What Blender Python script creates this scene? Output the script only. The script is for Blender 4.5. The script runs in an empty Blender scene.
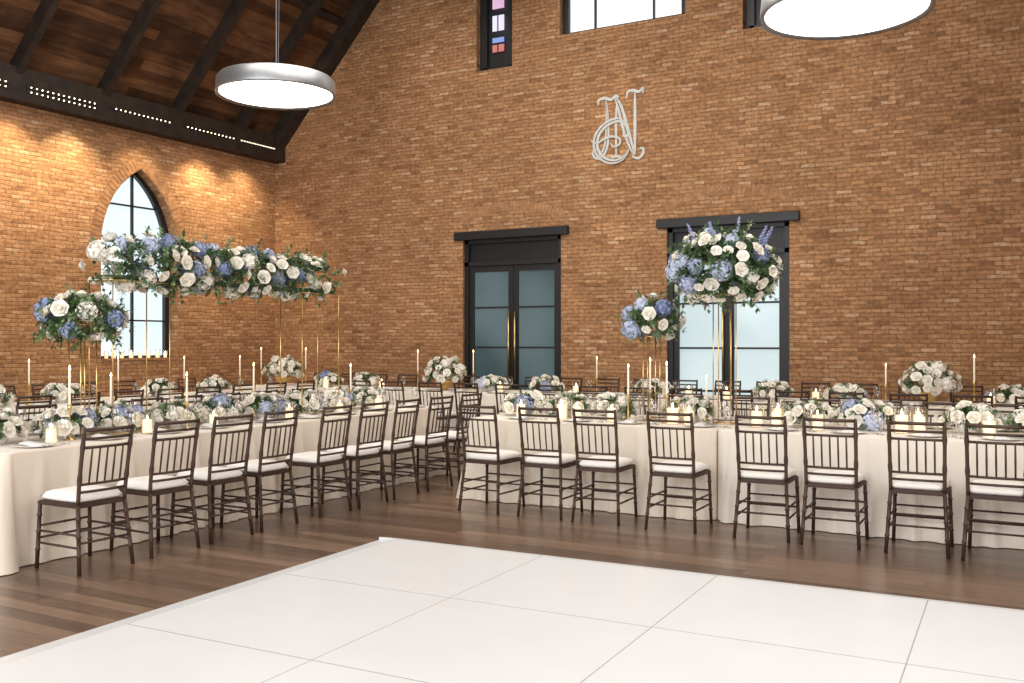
import bpy, bmesh, math, random
from mathutils import Vector, Matrix, Euler
random.seed(7)
scene = bpy.context.scene
COL = scene.collection
PI = math.pi
scene.view_settings.view_transform = 'Standard'
scene.view_settings.look = 'None'
scene.view_settings.exposure = 0.08

# ------------------------------------------------------------------ materials
def newmat(name):
    m = bpy.data.materials.new(name); m.use_nodes = True
    nt = m.node_tree; nt.nodes.clear()
    out = nt.nodes.new('ShaderNodeOutputMaterial')
    return m, nt, out

def N(nt, typ, **kw):
    n = nt.nodes.new(typ)
    for k, v in kw.items(): setattr(n, k, v)
    return n

def L(nt, a, ao, b, bi):
    nt.links.new(a.outputs[ao], b.inputs[bi])

def c4(c): return (c[0], c[1], c[2], 1.0)

def simple(name, col, rough=0.5, metal=0.0, noise=0.0, nscale=20.0, emis=None, estr=0.0, sheen=0.0, rnd=0.0, bump=0.0):
    m, nt, out = newmat(name)
    p = N(nt, 'ShaderNodeBsdfPrincipled')
    p.inputs['Base Color'].default_value = c4(col)
    p.inputs['Roughness'].default_value = rough
    p.inputs['Metallic'].default_value = metal
    L(nt, p, 'BSDF', out, 'Surface')
    if sheen: p.inputs['Sheen Weight'].default_value = sheen
    if emis:
        p.inputs['Emission Color'].default_value = c4(emis)
        p.inputs['Emission Strength'].default_value = estr
    if noise > 0 or rnd > 0 or bump > 0:
        tc = N(nt, 'ShaderNodeTexCoord')
        nz = N(nt, 'ShaderNodeTexNoise'); nz.inputs['Scale'].default_value = nscale
        L(nt, tc, 'Object', nz, 'Vector')
        mr = N(nt, 'ShaderNodeMapRange')
        mr.inputs['From Min'].default_value = 0.3; mr.inputs['From Max'].default_value = 0.7
        mr.inputs['To Min'].default_value = 1 - noise; mr.inputs['To Max'].default_value = 1 + noise
        L(nt, nz, 'Fac', mr, 'Value')
        hsv = N(nt, 'ShaderNodeHueSaturation'); hsv.inputs['Color'].default_value = c4(col)
        if rnd > 0:
            oi = N(nt, 'ShaderNodeObjectInfo')
            m2 = N(nt, 'ShaderNodeMapRange'); m2.inputs['To Min'].default_value = 1 - rnd; m2.inputs['To Max'].default_value = 1 + rnd
            L(nt, oi, 'Random', m2, 'Value')
            mm = N(nt, 'ShaderNodeMath', operation='MULTIPLY')
            L(nt, mr, 'Result', mm, 0); L(nt, m2, 'Result', mm, 1)
            L(nt, mm, 'Value', hsv, 'Value')
        else:
            L(nt, mr, 'Result', hsv, 'Value')
        L(nt, hsv, 'Color', p, 'Base Color')
        if bump > 0:
            b = N(nt, 'ShaderNodeBump'); b.inputs['Strength'].default_value = bump; b.inputs['Distance'].default_value = 0.01
            L(nt, nz, 'Fac', b, 'Height'); L(nt, b, 'Normal', p, 'Normal')
    return m

def ramp(nt, stops):
    r = N(nt, 'ShaderNodeValToRGB')
    e = r.color_ramp.elements
    while len(e) < len(stops): e.new(0.5)
    for i, (pos, c) in enumerate(stops):
        e[i].position = pos; e[i].color = c4(c)
    return r

def brick_mat():
    m, nt, out = newmat('brick')
    p = N(nt, 'ShaderNodeBsdfPrincipled'); p.inputs['Roughness'].default_value = 0.85
    p.inputs['Specular IOR Level'].default_value = 0.25
    L(nt, p, 'BSDF', out, 'Surface')
    g = N(nt, 'ShaderNodeNewGeometry')
    sp = N(nt, 'ShaderNodeSeparateXYZ'); L(nt, g, 'Position', sp, 'Vector')
    sn = N(nt, 'ShaderNodeSeparateXYZ'); L(nt, g, 'True Normal', sn, 'Vector')
    ab = N(nt, 'ShaderNodeMath', operation='ABSOLUTE'); L(nt, sn, 'X', ab, 0)
    gt = N(nt, 'ShaderNodeMath', operation='GREATER_THAN'); gt.inputs[1].default_value = 0.5; L(nt, ab, 'Value', gt, 0)
    mx = N(nt, 'ShaderNodeMix', data_type='FLOAT')
    nt.links.new(gt.outputs[0], mx.inputs[0]); nt.links.new(sp.outputs['X'], mx.inputs[2]); nt.links.new(sp.outputs['Y'], mx.inputs[3])
    cb = N(nt, 'ShaderNodeCombineXYZ'); nt.links.new(mx.outputs[0], cb.inputs['X']); L(nt, sp, 'Z', cb, 'Y')
    nzw = N(nt, 'ShaderNodeTexNoise'); nzw.inputs['Scale'].default_value = 3.0; nzw.inputs['Detail'].default_value = 5; L(nt, cb, 'Vector', nzw, 'Vector')
    vm = N(nt, 'ShaderNodeVectorMath', operation='MULTIPLY_ADD'); L(nt, nzw, 'Color', vm, 0); vm.inputs[1].default_value = (0.10, 0.05, 0); L(nt, cb, 'Vector', vm, 2)
    br = N(nt, 'ShaderNodeTexBrick')
    br.inputs['Scale'].default_value = 1.0
    br.inputs['Brick Width'].default_value = 0.20
    br.inputs['Row Height'].default_value = 0.060
    br.inputs['Mortar Size'].default_value = 0.0080
    br.inputs['Mortar Smooth'].default_value = 0.8
    br.inputs['Color1'].default_value = (0, 0, 0, 1); br.inputs['Color2'].default_value = (1, 1, 1, 1); br.inputs['Mortar'].default_value = (.5, .5, .5, 1)
    L(nt, vm, 'Vector', br, 'Vector')
    r = ramp(nt, [(0.0, (0.27, 0.130, 0.062)), (0.10, (0.36, 0.178, 0.082)), (0.5, (0.42, 0.218, 0.102)), (0.90, (0.48, 0.260, 0.128)), (1.0, (0.55, 0.35, 0.205))])
    L(nt, br, 'Color', r, 'Fac')
    nz = N(nt, 'ShaderNodeTexNoise'); nz.inputs['Scale'].default_value = 0.7; nz.inputs['Detail'].default_value = 6; L(nt, cb, 'Vector', nz, 'Vector')
    mr = N(nt, 'ShaderNodeMapRange'); mr.inputs['From Min'].default_value = .3; mr.inputs['From Max'].default_value = .7; mr.inputs['To Min'].default_value = .80; mr.inputs['To Max'].default_value = 1.16
    L(nt, nz, 'Fac', mr, 'Value')
    nf = N(nt, 'ShaderNodeTexNoise'); nf.inputs['Scale'].default_value = 17; nf.inputs['Detail'].default_value = 6; L(nt, cb, 'Vector', nf, 'Vector')
    mf = N(nt, 'ShaderNodeMapRange'); mf.inputs['From Min'].default_value = .3; mf.inputs['From Max'].default_value = .7; mf.inputs['To Min'].default_value = .68; mf.inputs['To Max'].default_value = 1.26
    L(nt, nf, 'Fac', mf, 'Value')
    mm = N(nt, 'ShaderNodeMath', operation='MULTIPLY'); L(nt, mr, 'Result', mm, 0); L(nt, mf, 'Result', mm, 1)
    mo = N(nt, 'ShaderNodeMix', data_type='RGBA')
    L(nt, br, 'Fac', mo, 0); nt.links.new(r.outputs['Color'], mo.inputs[6]); mo.inputs[7].default_value = (0.29, 0.165, 0.086, 1)
    hsv = N(nt, 'ShaderNodeHueSaturation'); nt.links.new(mo.outputs[2], hsv.inputs['Color']); L(nt, mm, 'Value', hsv, 'Value')
    L(nt, hsv, 'Color', p, 'Base Color')
    inv = N(nt, 'ShaderNodeMath', operation='SUBTRACT'); inv.inputs[0].default_value = 1; L(nt, br, 'Fac', inv, 1)
    ad = N(nt, 'ShaderNodeMath', operation='MULTIPLY_ADD'); L(nt, nf, 'Fac', ad, 0); ad.inputs[1].default_value = 1.4; L(nt, inv, 'Value', ad, 2)
    b = N(nt, 'ShaderNodeBump'); b.inputs['Strength'].default_value = .7; b.inputs['Distance'].default_value = .012
    L(nt, ad, 'Value', b, 'Height'); L(nt, b, 'Normal', p, 'Normal')
    return m

def plank_mat(name, stops, width, length, axis, rough, spec=0.5, rnd=.30, grain=.65, blotch=0.0, gs=16):
    m, nt, out = newmat(name)
    p = N(nt, 'ShaderNodeBsdfPrincipled'); p.inputs['Roughness'].default_value = rough
    p.inputs['Specular IOR Level'].default_value = spec
    L(nt, p, 'BSDF', out, 'Surface')
    g = N(nt, 'ShaderNodeNewGeometry')
    sp = N(nt, 'ShaderNodeSeparateXYZ'); L(nt, g, 'Position', sp, 'Vector')
    cb = N(nt, 'ShaderNodeCombineXYZ')
    if axis == 'X':
        L(nt, sp, 'X', cb, 'X'); L(nt, sp, 'Y', cb, 'Y')
    else:
        L(nt, sp, 'Y', cb, 'X'); L(nt, sp, 'Z', cb, 'Y')
    br = N(nt, 'ShaderNodeTexBrick')
    br.offset = 0.37; br.offset_frequency = 3
    br.inputs['Scale'].default_value = 1.0
    br.inputs['Brick Width'].default_value = length
    br.inputs['Row Height'].default_value = width
    br.inputs['Mortar Size'].default_value = 0.002
    br.inputs['Color1'].default_value = (0, 0, 0, 1); br.inputs['Color2'].default_value = (1, 1, 1, 1); br.inputs['Mortar'].default_value = (0, 0, 0, 1)
    L(nt, cb, 'Vector', br, 'Vector')
    mp = N(nt, 'ShaderNodeMapping'); mp.inputs['Scale'].default_value = (1.2, gs, 1)
    L(nt, cb, 'Vector', mp, 'Vector')
    nz = N(nt, 'ShaderNodeTexNoise'); nz.inputs['Scale'].default_value = 1.6; nz.inputs['Detail'].default_value = 6; nz.inputs['Distortion'].default_value = .6
    L(nt, mp, 'Vector', nz, 'Vector')
    ma = N(nt, 'ShaderNodeMath', operation='MULTIPLY_ADD'); L(nt, br, 'Color', ma, 0); ma.inputs[1].default_value = rnd
    mb = N(nt, 'ShaderNodeMath', operation='MULTIPLY_ADD'); L(nt, nz, 'Fac', mb, 0); mb.inputs[1].default_value = grain; mb.inputs[2].default_value = .05 - blotch * .5
    n3 = N(nt, 'ShaderNodeTexNoise'); n3.inputs['Scale'].default_value = 2.2; n3.inputs['Detail'].default_value = 4; L(nt, cb, 'Vector', n3, 'Vector')
    mc = N(nt, 'ShaderNodeMath', operation='MULTIPLY_ADD'); L(nt, n3, 'Fac', mc, 0); mc.inputs[1].default_value = blotch; L(nt, mb, 'Value', mc, 2)
    L(nt, mc, 'Value', ma, 2)
    r = ramp(nt, stops); L(nt, ma, 'Value', r, 'Fac')
    mo = N(nt, 'ShaderNodeMix', data_type='RGBA'); L(nt, br, 'Fac', mo, 0)
    nt.links.new(r.outputs['Color'], mo.inputs[6]); mo.inputs[7].default_value = (0.03, 0.018, 0.011, 1)
    nt.links.new(mo.outputs[2], p.inputs['Base Color'])
    b = N(nt, 'ShaderNodeBump'); b.inputs['Strength'].default_value = .2; b.inputs['Distance'].default_value = .004
    L(nt, nz, 'Fac', b, 'Height'); L(nt, b, 'Normal', p, 'Normal')
    return m

def glass_mat(name, tint=(1, 1, 1), base=0.06):
    m, nt, out = newmat(name)
    t = N(nt, 'ShaderNodeBsdfTransparent'); t.inputs['Color'].default_value = c4(tint)
    gl = N(nt, 'ShaderNodeBsdfGlossy'); gl.inputs['Roughness'].default_value = .05
    lw = N(nt, 'ShaderNodeLayerWeight'); lw.inputs['Blend'].default_value = .35
    mr = N(nt, 'ShaderNodeMapRange'); mr.inputs['To Min'].default_value = base; mr.inputs['To Max'].default_value = .85
    L(nt, lw, 'Facing', mr, 'Value')
    mx = N(nt, 'ShaderNodeMixShader'); L(nt, mr, 'Result', mx, 0); L(nt, t, 'BSDF', mx, 1); L(nt, gl, 'BSDF', mx, 2)
    L(nt, mx, 'Shader', out, 'Surface')
    return m

def pane_mat(name, ca, cb_, strength, nscale=1.2, rough=.15, base=(.1, .12, .13)):
    m, nt, out = newmat(name)
    p = N(nt, 'ShaderNodeBsdfPrincipled'); p.inputs['Roughness'].default_value = rough
    p.inputs['Base Color'].default_value = c4(base)
    tc = N(nt, 'ShaderNodeNewGeometry')
    nz = N(nt, 'ShaderNodeTexNoise'); nz.inputs['Scale'].default_value = nscale; nz.inputs['Detail'].default_value = 0
    L(nt, tc, 'Position', nz, 'Vector')
    r = ramp(nt, [(.25, ca), (.75, cb_)]); L(nt, nz, 'Fac', r, 'Fac')
    L(nt, r, 'Color', p, 'Emission Color'); p.inputs['Emission Strength'].default_value = strength
    L(nt, p, 'BSDF', out, 'Surface')
    return m

M_BRICK = brick_mat()
M_VOUS = simple('arch_brick', (0.36, 0.185, 0.086), .85, noise=.3, nscale=9)
M_FLOOR = plank_mat('floor_wood', [(0.15, (0.060, 0.033, 0.020)), (.4, (0.110, 0.063, 0.039)), (.62, (0.175, 0.104, 0.066)), (.9, (0.27, 0.172, 0.113))], .125, 1.7, 'X', .28, rnd=.42, grain=.58)
M_CEIL = plank_mat('ceiling_wood', [(0.15, (0.018, 0.009, 0.005)), (.42, (0.070, 0.031, 0.014)), (.62, (0.145, 0.066, 0.030)), (.9, (0.26, 0.130, 0.060))], .13, 2.9, 'Y', .8, .2, rnd=.32, grain=.55, blotch=.55, gs=9)
M_BEAM = simple('beam_wood', (0.024, 0.014, 0.009), .7, noise=.5, nscale=5)
M_BLACK = simple('black_steel', (0.010, 0.010, 0.012), .45, noise=.1)
M_GOLD = simple('brass', (0.75, 0.52, 0.22), .28, 1.0, noise=.05)
M_CHAIR = simple('walnut_lacquer', (0.052, 0.025, 0.014), .55, noise=.3, nscale=14, rnd=.12)
M_CUSH = simple('cushion_fabric', (0.88, 0.84, 0.78), .85, noise=.03, nscale=60)
M_CLOTH = simple('champagne_cloth', (0.78, 0.68, 0.56), .75, noise=.015, nscale=12, sheen=.3)
M_CLOTH2 = simple('ivory_cloth', (0.82, 0.745, 0.64), .75, noise=.015, nscale=12, sheen=.3)
M_DANCE = simple('white_gloss_panel', (0.735, 0.74, 0.745), .30, noise=.012, nscale=3)
M_SEAM = simple('seam', (0.36, 0.35, 0.34), .6, noise=.05)
M_ALU = simple('brushed_aluminium', (0.42, 0.43, 0.45), .38, .8, noise=.04)
M_DIFF = simple('lamp_diffuser', (.9, .9, .88), .5, emis=(1, .95, .88), estr=6, noise=.01)
M_ROSE = simple('rose_white', (0.93, 0.89, 0.80), .6, noise=.05, nscale=30, rnd=.05)
M_LEAF = simple('leaf_green', (0.075, 0.140, 0.048), .5, noise=.45, nscale=14)
M_LEAF2 = simple('leaf_sage', (0.19, 0.28, 0.13), .55, noise=.3, nscale=14)
M_STEM = simple('stem', (0.05, 0.08, 0.03), .6, noise=.2)
M_WAX = simple('wax', (0.88, 0.82, 0.72), .45, noise=.02, emis=(1, .74, .45), estr=.3)
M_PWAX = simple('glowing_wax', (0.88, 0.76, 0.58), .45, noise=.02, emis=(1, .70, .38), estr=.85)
M_FLAME = simple('flame', (1, .6, .2), .5, emis=(1, .66, .26), estr=14, noise=.01)
M_GLASS = glass_mat('clear_glass', base=.08)
M_PLATE = simple('white_china', (0.82, 0.80, 0.76), .18, noise=.01)
M_NAPKIN = simple('linen_napkin', (0.80, 0.77, 0.73), .85, noise=.04, nscale=50)
M_SILVER = simple('silver_leaf', (0.58, 0.59, 0.56), .5, .1, noise=.08)
M_LED = simple('led_bulb', (1, .8, .5), .5, emis=(1, .82, .56), estr=6, noise=.01)
M_WIN_SKY = pane_mat('daylight_pane', (.70, .83, .87), (.88, .95, .97), 1.08, .5)
M_WIN_HI = pane_mat('bright_daylight_pane', (.85, .97, 1.0), (1.0, .92, .94), 1.25, .5)
M_DOOR_DARK = pane_mat('dark_frosted_pane', (.018, .036, .042), (.085, .125, .132), 1.0, .9, .10, (.04, .06, .065))
M_DOOR_LITE = pane_mat('light_frosted_pane', (.34, .44, .47), (.58, .67, .68), 1.0, .9, .12, (.2, .24, .25))
M_ST_PINK = pane_mat('stained_pink', (.75, .40, .62), (.80, .55, .75), .9)
M_ST_BLUE = pane_mat('stained_blue', (.10, .22, .65), (.35, .45, .85), .9)
M_ST_RED = pane_mat('stained_red', (.55, .10, .08), (.75, .25, .18), .9)
M_ST_CLEAR = pane_mat('stained_clear', (.70, .65, .85), (.85, .80, .9), 1.0)

def hyd_mat(name, a, b_):
    m, nt, out = newmat(name)
    p = N(nt, 'ShaderNodeBsdfPrincipled'); p.inputs['Roughness'].default_value = .65
    oi = N(nt, 'ShaderNodeObjectInfo'); tc = N(nt, 'ShaderNodeTexCoord')
    nz = N(nt, 'ShaderNodeTexNoise'); nz.inputs['Scale'].default_value = 25; L(nt, tc, 'Object', nz, 'Vector')
    ma = N(nt, 'ShaderNodeMath', operation='MULTIPLY_ADD'); L(nt, nz, 'Fac', ma, 0); ma.inputs[1].default_value = .8
    mb = N(nt, 'ShaderNodeMath', operation='MULTIPLY_ADD'); L(nt, oi, 'Random', mb, 0); mb.inputs[1].default_value = .8; mb.inputs[2].default_value = -.25
    L(nt, mb, 'Value', ma, 2)
    r = ramp(nt, [(0, a), (1, b_)]); L(nt, ma, 'Value', r, 'Fac'); L(nt, r, 'Color', p, 'Base Color')
    L(nt, p, 'BSDF', out, 'Surface')
    return m
M_HYD = hyd_mat('hydrangea_blue', (0.15, 0.21, 0.42), (0.66, 0.71, 0.84))
M_DELPH = hyd_mat('delphinium_blue', (0.20, 0.22, 0.46), (0.46, 0.49, 0.74))

# ------------------------------------------------------------------ mesh helpers
def box(bm, c, s, mi=0, mat=None):
    r = bmesh.ops.create_cube(bm, size=1.0)
    vs = r['verts']
    T = Matrix.Translation(Vector(c)) @ (mat if mat else Matrix.Identity(4)) @ Matrix.Diagonal((s[0], s[1], s[2], 1))
    bmesh.ops.transform(bm, matrix=T, verts=vs)
    for f in {f for v in vs for f in v.link_faces}: f.material_index = mi
    return vs

def tube(bm, pts, rad, seg=8, mi=0, smooth=True, flat=1.0):
    pts = [Vector(p) for p in pts]
    n = len(pts)
    if not isinstance(rad, (list, tuple)): rad = [rad] * n
    rings = []
    ref = None
    for i, p in enumerate(pts):
        t = (pts[min(i + 1, n - 1)] - pts[max(i - 1, 0)])
        if t.length < 1e-9: t = Vector((0, 0, 1))
        t.normalize()
        if ref is None:
            ref = Vector((1, 0, 0)) if abs(t.x) < .8 else Vector((0, 1, 0))
        a = (ref - t * ref.dot(t))
        if a.length < 1e-4: a = t.orthogonal()
        a.normalize(); b = t.cross(a); ref = a
        rings.append([bm.verts.new(p + (a * math.cos(2 * PI * k / seg) + b * math.sin(2 * PI * k / seg) * flat) * rad[i]) for k in range(seg)])
    for i in range(n - 1):
        for k in range(seg):
            f = bm.faces.new((rings[i][k], rings[i][(k + 1) % seg], rings[i + 1][(k + 1) % seg], rings[i + 1][k]))
            f.material_index = mi; f.smooth = smooth
    f = bm.faces.new(rings[0][::-1]); f.material_index = mi
    f = bm.faces.new(rings[-1]); f.material_index = mi

def lathe(bm, prof, seg=20, mi=0, c=(0, 0, 0), smooth=True):
    c = Vector(c); rings = []
    for r, z in prof:
        if r < 1e-5: rings.append([bm.verts.new(c + Vector((0, 0, z)))])
        else: rings.append([bm.verts.new(c + Vector((r * math.cos(2 * PI * k / seg), r * math.sin(2 * PI * k / seg), z))) for k in range(seg)])
    for i in range(len(rings) - 1):
        A, B = rings[i], rings[i + 1]
        for k in range(seg):
            k2 = (k + 1) % seg
            if len(A) == 1 and len(B) == 1: continue
            if len(A) == 1: f = bm.faces.new((A[0], B[k2], B[k]))
            elif len(B) == 1: f = bm.faces.new((A[k], A[k2], B[0]))
            else: f = bm.faces.new((A[k], A[k2], B[k2], B[k]))
            f.material_index = mi; f.smooth = smooth

def mk(name, bm, mats, recalc=True):
    if recalc: bmesh.ops.recalc_face_normals(bm, faces=bm.faces[:])
    me = bpy.data.meshes.new(name); bm.to_mesh(me); bm.free()
    for m in (mats if isinstance(mats, (list, tuple)) else [mats]): me.materials.append(m)
    return me

def ob(name, data, loc=(0, 0, 0), rot=(0, 0, 0), scale=(1, 1, 1), parent=None, label=None, category=None, group=None, kind=None):
    o = bpy.data.objects.new(name, data)
    o.location = loc; o.rotation_euler = rot; o.scale = scale
    COL.objects.link(o)
    if parent: o.parent = parent
    if label: o['label'] = label
    if category: o['category'] = category
    if group: o['group'] = group
    if kind: o['kind'] = kind
    return o

def structure(name, me, label, cat, **kw):
    return ob(name, me, label=label, category=cat, kind='structure', **kw)

# ------------------------------------------------------------------ room dims
XL, XR, YB, YF = -13.04, 1.55, 14.1, -2.5
XM = -5.83
ZW = 4.95
TS = 1.09
ANG = math.atan(TS)
RD = 0.28
ZC = ZW + RD / math.cos(ANG)
def ceil_z(x): return ZC + TS * (min(x, 2 * XM - x) - XL)

bm = bmesh.new(); box(bm, ((XL + XR) / 2, (YF + YB) / 2, -.1), (XR - XL + .8, YB - YF + .8, .2))
structure('floor', mk('floor', bm, M_FLOOR), 'brown hardwood plank floor', 'floor')

def carve(me, cutters):
    base = bpy.data.objects.new('tmp_base', me); COL.objects.link(base)
    tmp = []
    for c in cutters:
        co = bpy.data.objects.new('tmp_cut', c); COL.objects.link(co); tmp.append(co)
        md = base.modifiers.new('b', 'BOOLEAN'); md.operation = 'DIFFERENCE'; md.solver = 'EXACT'; md.object = co
    bpy.context.view_layer.update()
    dg = bpy.context.evaluated_depsgraph_get()
    res = bpy.data.meshes.new_from_object(base.evaluated_get(dg))
    for o in [base] + tmp: bpy.data.objects.remove(o, do_unlink=True)
    return res

def prism(poly, axis, a0, a1):
    bm = bmesh.new()
    def P(p, a): return (p[0], a, p[1]) if axis == 'Y' else (a, p[0], p[1])
    A = [bm.verts.new(P(p, a0)) for p in poly]; B = [bm.verts.new(P(p, a1)) for p in poly]
    bm.faces.new(A); bm.faces.new(B[::-1])
    n = len(poly)
    for i in range(n): bm.faces.new((A[i], A[(i + 1) % n], B[(i + 1) % n], B[i]))
    bmesh.ops.recalc_face_normals(bm, faces=bm.faces[:])
    return bm

def gothic(yc, w, z0, zs, n=12):
    w2 = w / 2; R = w
    pts = [(yc - w2, z0), (yc + w2, z0), (yc + w2, zs)]
    amax = PI / 3
    for i in range(1, n + 1):
        a = amax * i / n
        pts.append((yc - w2 + R * math.cos(a), zs + R * math.sin(a)))
    for i in range(n - 1, -1, -1):
        a = amax * i / n
        pts.append((yc + w2 - R * math.cos(a), zs + R * math.sin(a)))
    return pts

DOORS = [(-7.81, 1.88), (-4.13, 1.86)]
DH = 3.24
GW = (10.93, 1.54, 1.20, 3.02)
GW2 = (5.4, 1.54, 1.20, 3.02)
wb = prism([(XL - .4, 0), (XR + .4, 0), (XR + .4, ZC - .4 * TS), (XM, ceil_z(XM)), (XL - .4, ZC - .4 * TS)], 'Y', YB, YB + .45)
cut = []
for xc, w in DOORS:
    cut.append(mk('c', prism([(xc - w / 2, -.05), (xc + w / 2, -.05), (xc + w / 2, DH), (xc - w / 2, DH)], 'Y', YB - .2, YB + .25), M_BRICK))
cut.append(mk('c', prism(gothic(XM, 2.13, 6.5, 8.3), 'Y', YB - .2, YB + .25), M_BRICK))
for s in (-1, 1):
    xc = XM + s * 2.30
    cut.append(mk('c', prism(gothic(xc, .70, 6.12, 7.6), 'Y', YB - .2, YB + .25), M_BRICK))
structure('wall_back', carve(mk('wall_back', wb, M_BRICK), cut), 'exposed golden-brown brick gable wall', 'wall')
wl = prism([(YF, 0), (YB + .001, 0), (YB + .001, ZW + .3), (YF, ZW + .3)], 'X', XL - .45, XL)
cut = [mk('c', prism(gothic(*GW), 'X', XL - .3, XL + .2), M_BRICK), mk('c', prism(gothic(*GW2), 'X', XL - .3, XL + .2), M_BRICK)]
structure('wall_left', carve(mk('wall_left', wl, M_BRICK), cut), 'exposed brick side wall with pointed arch window', 'wall')
wr = prism([(YF, 0), (YB, 0), (YB, ZW + .3), (YF, ZW + .3)], 'X', XR, XR + .45)
structure('wall_right', mk('wall_right', wr, M_BRICK), 'exposed brick side wall', 'wall')

bm = bmesh.new()
for side in (0, 1):
    xs = [XL - .3, XM] if side == 0 else [XM, 2 * XM - XL + .3]
    q = [(xs[0], ceil_z(xs[0])), (xs[1], ceil_z(xs[1]))]
    vs = [bm.verts.new((q[0][0], YF, q[0][1])), bm.verts.new((q[0][0], YB + .3, q[0][1])), bm.verts.new((q[1][0], YB + .3, q[1][1])), bm.verts.new((q[1][0], YF, q[1][1]))]
    up = [bm.verts.new(v.co + Vector((0, 0, .15))) for v in vs]
    bm.faces.new(vs); bm.faces.new(up[::-1])
    for i in range(4): bm.faces.new((vs[i], vs[(i + 1) % 4], up[(i + 1) % 4], up[i]))
structure('ceiling', mk('ceiling', bm, M_CEIL), 'steep pitched aged dark wood plank ceiling', 'ceiling')
trim_n = [0]
def trim(me, label, cat='trim', **kw):
    trim_n[0] += 1
    return structure('trim_%d' % trim_n[0], me, label, cat, **kw)
Lr = (XM - XL) / math.cos(ANG)
for i in range(11):
    y = 13.98 if i == 0 else 12.95 - 1.45 * (i - 1)
    w = .24 if i == 0 else .10
    rd = RD if i == 0 else .22
    for s in (-1, 1):
        bm = bmesh.new(); box(bm, (0, 0, 0), (Lr, w, rd))
        me = mk('rafter', bm, M_BEAM)
        xm = (XL + XM) / 2
        cx = xm + math.sin(ANG) * rd / 2; cz = ceil_z(xm) - math.cos(ANG) * rd / 2
        if s == 1: cx = 2 * XM - cx
        trim(me, 'dark stained sloping timber rafter', 'rafter', loc=(cx, y, cz), rot=(0, -ANG * (1 if s == -1 else -1), 0))
for xx in (-11.2, -9.0):
    bm = bmesh.new(); box(bm, (0, 0, 0), (.10, YB - YF, .08));
    trim(mk('purlin', bm, M_BEAM), 'dark horizontal timber purlin', 'beam', loc=(xx + .03, (YB + YF) / 2, ceil_z(xx) - .04), rot=(0, -ANG, 0))
for X0 in (XL + .13, XR - .13):
    bm = bmesh.new(); box(bm, (X0, (YF + YB) / 2, (ZW + ZC) / 2 + .03), (.26, YB - YF, ZC - ZW + .06))
    trim(mk('plate', bm, M_BEAM), 'dark timber beam along the wall top', 'beam')

def hbar(bm, a, b, w=.03, d=.04, ax='X'):
    a = Vector(a); b = Vector(b); c = (a + b) / 2; dlt = b - a
    Lh = dlt.length
    if ax == 'X':
        ang = math.atan2(dlt.z, dlt.y)
        box(bm, c, (d, Lh, w), 0, Matrix.Rotation(ang, 4, 'X'))
    else:
        ang = math.atan2(dlt.z, dlt.x)
        box(bm, c, (Lh, d, w), 0, Matrix.Rotation(-ang, 4, 'Y'))

def gothic_window(name, plane, pos, cy, w, z0, zs, glassmat, rows, frame=.06, label='', verts=(0,)):
    pts = gothic(cy, w, z0, zs)
    bm = bmesh.new()
    def P(p, off=0): return (pos + off, p[0], p[1]) if plane == 'X' else (p[0], pos + off, p[1])
    n = len(pts)
    ins = [((p[0] - cy) * (1 - frame / w * 1.0) + cy, p[1]) for p in pts]
    for i in range(n):
        hbar(bm, P(ins[i]), P(ins[(i + 1) % n]), frame * 1.3, .09, plane)
    apex = zs + w * math.sin(PI / 3)
    if w > 1:
        for dx in verts: hbar(bm, P((cy + dx, z0)), P((cy + dx, apex - abs(dx) * 1.2)), .03, .05, plane)
    for z in rows:
        hw = w / 2 if z < zs else math.sqrt(max(w * w - (z - zs) ** 2, 0)) - w / 2
        hbar(bm, P((cy - hw, z)), P((cy + hw, z)), .026, .05, plane)
    o = structure(name, mk(name, bm, M_BLACK), label, 'window')
    bm = bmesh.new()
    sgn = -1 if plane == 'X' else 1
    vs = [bm.verts.new(P(p, sgn * .03)) for p in pts]; bm.faces.new(vs)
    ob('glass', mk('glass', bm, glassmat), parent=o, label='bright frosted glass pane')
    return o
gothic_window('window_1', 'X', XL - .22, *GW, M_WIN_SKY, [1.85, 2.55, 3.2, 3.75], .10, label='black steel pointed arch window with pale daylight')
gothic_window('window_2', 'X', XL - .22, *GW2, M_WIN_SKY, [1.85, 2.55, 3.2, 3.75], .10, label='black steel pointed arch window with pale daylight')
gothic_window('window_3', 'Y', YB + .17, XM, 2.13, 6.5, 8.3, M_WIN_HI, [7.3, 8.2], .09, label='large black framed gable window with bright daylight', verts=(-.5, .5))
for k, s in ((4, -1), (5, 1)):
    xc = XM + s * 2.30
    o = gothic_window('window_%d' % k, 'Y', YB + .17, xc, .70, 6.12, 7.6, M_BLACK, [], .12, label='narrow black framed stained glass window')
    z = 6.44 if k == 4 else 6.30
    for i, (mt, h) in enumerate([(M_ST_RED, .14), (M_ST_BLUE, .10), (M_ST_CLEAR, .28), (M_ST_PINK, .30), (M_ST_BLUE, .2)]):
        bm = bmesh.new(); box(bm, (xc + .0, YB + .145, z + h / 2), (.22, .02, h - .02))
        if i in (0, 2):
            box(bm, (xc, YB + .13, z + h / 2), (.015, .02, h), 1)
        ob('stained_pane', mk('pane', bm, [mt, M_BLACK]), parent=o, label='coloured stained glass pane')
        z += h + (.10 if i in (1, 2) else .02)

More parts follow.
